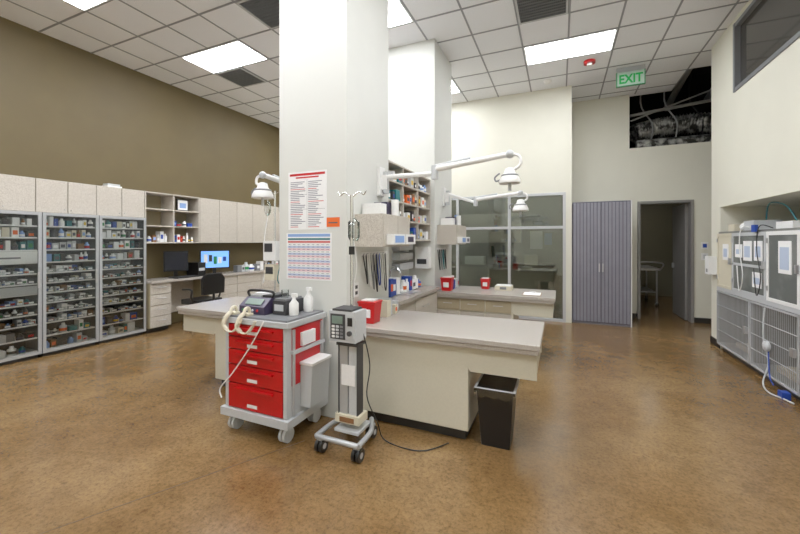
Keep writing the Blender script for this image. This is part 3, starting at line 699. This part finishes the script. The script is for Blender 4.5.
supplies('shelf_boxes',-6.45,-6.2,4.26,4.7,[1.761],0.12,[WHITE,DGREY,BLUE,BROWN,LGREY],0.09,osh)
b=B('picture_frame',0.003); b.box(-6.24,-6.22,4.34,4.56,2.041,2.25,BLACK); b.box(-6.22,-6.217,4.36,4.54,2.06,2.23,PAPER); b.box(-6.217,-6.215,4.39,4.51,2.09,2.18,LBLUE); b.done(osh)
b=B('desk_counter',0.004)
b.box(XL+0.001,-6.0,3.77,7.3,0.81,0.85,LAMTOP)
def drawers(y0,y1,n):
    b.box(XL+0.001,-6.06,y0,y1,0.08,0.81,TAN); b.box(XL+0.001,-6.12,y0,y1,0,0.08,BASEB)
    hh=0.72/n
    for k in range(n):
        b.box(-6.06,-6.04,y0+0.006,y1-0.006,0.09+k*hh,0.09+(k+1)*hh-0.01,LAM); handle(b,-6.04,(y0+y1)/2-0.06,(y0+y1)/2+0.06,0.09+(k+0.6)*hh)
drawers(3.77,4.12,4); drawers(4.85,5.5,4); drawers(5.5,6.15,4); drawers(6.15,7.28,2)
b.box(XL+0.002,XL+0.02,4.12,4.85,0.2,0.81,LAM)
b.done()
def monitor(name,x,y,z,rz,scr,w=0.44,h=0.30):
    b=B(name,0.004); b.M=Matrix.Translation((x,y,z))@Matrix.Rotation(rz,4,'Z')
    b.box(-0.09,0.07,-0.11,0.11,0,0.015,BLACK); b.box(-0.05,-0.02,-0.03,0.03,0.015,0.2,BLACK)
    b.box(-0.02,0.02,-w/2,w/2,0.11,0.11+h,BLACK); b.box(0.02,0.022,-w/2+0.02,w/2-0.02,0.13,0.09+h,scr)
    return b.done()
monitor('computer_monitor',-6.27,4.36,0.851,-0.45,mat('screen_dark',(24,26,34),0.15),0.38,0.36)
mo=monitor('computer_monitor.001',-6.22,5.12,0.851,-0.45,SCRON,0.54,0.36)
b=B('screen_pictures'); b.M=Matrix.Translation((-6.22,5.12,0.851))@Matrix.Rotation(-0.45,4,'Z')
for k in range(5): b.box(0.0222,0.0235,-0.2+k*0.085,-0.14+k*0.085,0.22+0.03*math.sin(k*2),0.36+0.03*math.cos(k),[WHITE,DGREY,GREEN,WHITE,BLUE][k])
b.done(mo)
b=B('computer_tower',0.004); b.box(-6.4,-6.1,4.66,4.82,0.851,1.1,BLACK); b.box(-6.1,-6.098,4.68,4.80,0.95,1.0,LGREY); b.done()
b=B('keyboard',0.002); b.cbox((-6.08,4.42,0.861),(0.13,0.4,0.018),BLACK)
for i in range(4):
    for j in range(12): b.cbox((-6.125+i*0.03,4.25+j*0.031,0.873),(0.024,0.025,0.006),DGREY)
b.done()
supplies('desk_supplies',-6.45,-6.15,5.6,7.2,[0.851],0.22,PAL,0.12)
b=B('office_chair',0.01)
cx,cy=-5.72,4.45
for k in range(5):
    a=k*2*math.pi/5; e=(cx+0.27*math.cos(a),cy+0.27*math.sin(a)); b.tube([(cx,cy,0.13),(e[0],e[1],0.09)],0.02,BLACK,smooth=False); b.caster(e[0],e[1],0.028,m=BLACK)
b.cyl((cx,cy,0.1),(cx,cy,0.42),0.025,DGREY)
b.box(cx-0.22,cx+0.22,cy-0.23,cy+0.23,0.42,0.50,BLACK)
b.tube([(cx+0.2,cy,0.43),(cx+0.28,cy,0.5),(cx+0.28,cy,0.7)],0.02,BLACK)
b.prism([(cy-0.2,0.6),(cy+0.2,0.6),(cy+0.21,0.85),(cy+0.15,0.93),(cy-0.15,0.93),(cy-0.21,0.85)],'x',cx+0.24,cx+0.3,BLACK)
for s in (-1,1): b.tube([(cx+0.1,cy+s*0.23,0.45),(cx+0.1,cy+s*0.28,0.55),(cx+0.1,cy+s*0.28,0.68),(cx-0.12,cy+s*0.28,0.68)],0.016,BLACK)
b.done()

# ------------------------------------------------------------------ storage cabinet
b=B('storage_cabinet',0.004)
x0,x1,y0,y1,z1=0.215,1.13,7.42,YF-0.005,2.21
b.box(x0,x1,y0,y1,0,z1,LOCK)
for (a,c) in ((x0+0.01,(x0+x1)/2-0.004),((x0+x1)/2+0.004,x1-0.01)):
    b.box(a,c,y0-0.02,y0,0.04,z1-0.01,LOCKD)
    n=8; wd=(c-a)/n
    for k in range(n): b.box(a+k*wd+0.004,a+(k+1)*wd-0.004,y0-0.027,y0-0.02,0.05,z1-0.02,LOCK)
b.box((x0+x1)/2-0.035,(x0+x1)/2-0.02,y0-0.05,y0-0.027,0.95,1.1,STEEL); b.box((x0+x1)/2+0.02,(x0+x1)/2+0.035,y0-0.05,y0-0.027,0.95,1.1,STEEL)
b.box(x1,x1+0.015,y0-0.025,y0+0.03,0,z1,WHITE)
b.done()
b=B('light_switch',0.002)
for z in (1.15,1.35): b.box(2.36,2.46,YF-0.01,YF-0.0005,z,z+0.13,WHITE)
b.box(2.39,2.43,YF-0.014,YF-0.01,1.18,1.25,LGREY); b.box(2.38,2.44,YF-0.014,YF-0.01,1.38,1.45,BLUE); b.done()
b=B('soap_dispenser',0.006); b.box(XR-0.1,XR-0.001,6.56,6.70,1.02,1.28,WHITE); b.box(XR-0.102,XR-0.1,6.6,6.66,1.05,1.1,GREY); b.done()
b=B('gurney',0.004)
b.box(1.5,2.1,10.0,11.3,0.82,0.87,STEEL); b.box(1.55,2.05,10.1,11.2,0.3,0.32,STEEL)
for x in (1.55,2.05):
    for y in (10.1,11.2): b.cyl((x,y,0.08),(x,y,0.83),0.02,STEEL); b.caster(x,y,0.04)
b.tube([(1.5,10.0,0.85),(1.5,9.9,1.0),(2.1,9.9,1.0),(2.1,10.0,0.85)],0.015,STEEL); b.done()

# ------------------------------------------------------------------ animal cages
b=B('animal_cage_bank',0.002)
fx=2.0; bx=2.5
WIRE = mat('cage_wire',(206,208,210),0.25,0.4)
b.box(bx,bx+0.02,4.5,6.42,0.1,1.62,CAGEIN)
for z in (0.08,0.84,1.60): b.box(fx+0.02,bx,4.5,6.42,z,z+0.025,CAGEIN)
for y in (4.5,5.46,6.40): b.box(fx+0.02,bx,y,y+0.02,0.1,1.6,CAGEIN)
b.box(fx+0.06,bx,4.52,6.4,0,0.08,DGREY)
b.box(fx,fx+0.02,4.5,6.42,0.825,0.875,LGREY)
ys=[4.5,5.46,6.42]
for y0,y1 in zip(ys[:-1],ys[1:]):
    for (a,c) in ((y0+0.008,y0+0.03),(y1-0.03,y1-0.008)): b.box(fx-0.004,fx+0.018,a,c,0.08,0.82,WIRE)
    for z in (0.08,0.797): b.box(fx-0.004,fx+0.018,y0+0.01,y1-0.01,z,z+0.022,WIRE)
    n=26
    for k in range(1,n):
        y=y0+0.03+(y1-y0-0.06)*k/n; b.cyl((fx+0.008,y,0.1),(fx+0.008,y,0.8),0.0032,WIRE,6)
    for z in (0.28,0.45,0.62): b.cyl((fx+0.002,y0+0.03,z),(fx+0.002,y1-0.03,z),0.005,WIRE,6)
    b.box(fx-0.03,fx-0.004,y0+0.04,y0+0.1,0.42,0.5,STEEL)
    b.box(fx+0.12,fx+0.42,y0+0.2,y0+0.7,0.11,0.17,mat('blanket_cloth',(150,140,124),0.9))
for i,(y0,y1,m) in enumerate(((4.5,5.10,WHITE),(5.10,5.95,LGREY),(5.95,6.42,BEIGE))):
    for (a,c) in ((y0+0.004,y0+0.045),(y1-0.045,y1-0.004)): b.box(fx,fx+0.02,a,c,0.87,1.6,m)
    for z in (0.87,1.56): b.box(fx,fx+0.02,y0+0.045,y1-0.045,z,z+0.04,m)
    b.box(fx+0.006,fx+0.01,y0+0.045,y1-0.045,0.91,1.56,POLY if i<2 else BEIGE)
    b.box(fx-0.025,fx,y0+0.01,y0+0.035,1.2,1.28,STEEL)
    for z in (0.98,1.48): b.box(fx-0.01,fx,y1-0.04,y1-0.01,z,z+0.05,STEEL)
b.box(fx,fx+0.02,5.10,5.95,1.2,1.23,LGREY)
for (a,c,z0,z1,mm) in ((5.18,5.36,1.28,1.5,PAPER),(5.42,5.62,1.27,1.5,PAPER),(5.66,5.84,1.3,1.46,PAPER),(4.64,4.86,1.18,1.50,PAPER),(6.05,6.22,1.25,1.46,PAPER),(5.2,5.4,0.98,1.15,PAPER)):
    b.box(fx-0.001,fx+0.006,a,c,z0,z1,mm); b.box(fx-0.0025,fx-0.001,a+0.03,c-0.03,z0+0.04,z1-0.06,mat('pale_print',(176,190,214),0.7))
cage=b.done()
b=B('drawer_tower',0.004)
b.box(2.03,2.7,3.75,4.49,0.0,1.62,LGREY)
for k in range(6): b.box(2.01,2.03,3.77,4.47,0.08+k*0.255,0.32+k*0.255,DGREY); b.cyl((1.99,4.0,0.25+k*0.255),(1.99,4.25,0.25+k*0.255),0.006,STEEL,6)
b.done()
b=B('cage_top_equipment',0.003)
b.box(2.05,2.3,5.5,5.75,1.626,1.74,LGREY); b.sph((2.15,6.0,1.68),0.05,WHITE); b.box(2.08,2.25,4.8,5.1,1.626,1.70,WHITE)
b.box(2.1,2.3,6.15,6.35,1.626,1.72,BEIGE); b.done(cage)
b=B('hoses')
for k in range(2):
    y=5.2+0.42*k
    b.tube([(2.1,y,1.64),(1.985,y,1.66),(1.975,y+0.03,1.4),(1.98,y-0.04,1.1),(1.98,y+0.05,0.9),(1.975,y+0.1,1.2)],0.005,[BLACK,WHITE][k],8)
b.tube([(2.2,5.6,1.75),(2.15,5.4,1.92),(2.2,5.2,1.88),(2.2,5.0,1.71)],0.007,TEAL)
b.box(1.965,1.995,5.25,5.33,1.60,1.68,BLUE)
b.done(cage)
b=B('vacuum_cord',0.003)
b.tube([(1.97,5.05,0.8),(1.94,5.0,0.5),(1.96,4.95,0.25),(1.9,4.9,0.06),(1.88,4.75,0.012),(1.93,4.6,0.012),(1.96,4.5,0.012)],0.007,LGREY)
b.lathe((1.96,4.95,0.42),(-1,0,0),[(0.05,0),(0.055,0.015),(0.05,0.03),(0.02,0.04)],LGREY,18)
b.tube([(1.96,4.95,0.4),(1.93,4.85,0.15),(1.9,4.7,0.1)],0.006,BLUE)
b.box(1.92,1.985,4.6,4.68,0.0,0.07,BLUE)
b.done(cage)

b=B('floor_joint'); b.M=Matrix.Translation((-1.9,1.96,0.0))@Matrix.Rotation(math.atan2(0.92,0.5),4,'Z')
b.box(-3.0,0.3,-0.003,0.003,0.0,0.0008,mat('joint_dark',(84,62,36),0.5)); b.done()

wd=bpy.data.worlds.new('World'); scene.world=wd; wd.use_nodes=True
wd.node_tree.nodes['Background'].inputs[0].default_value=(0.8,0.85,0.9,1); wd.node_tree.nodes['Background'].inputs[1].default_value=0.15
cam=bpy.data.cameras.new('camera'); co=bpy.data.objects.new('camera',cam); scene.collection.objects.link(co)
co.location=(0,0,H); co.rotation_euler=(math.pi/2,0,TH)
cam.sensor_width=36; cam.lens=365/800*36; cam.shift_y=-26/800; cam.clip_start=0.05
scene.camera=co
scene.view_settings.view_transform='Standard'
scene.view_settings.exposure=0.35
scene.view_settings.gamma=1.15
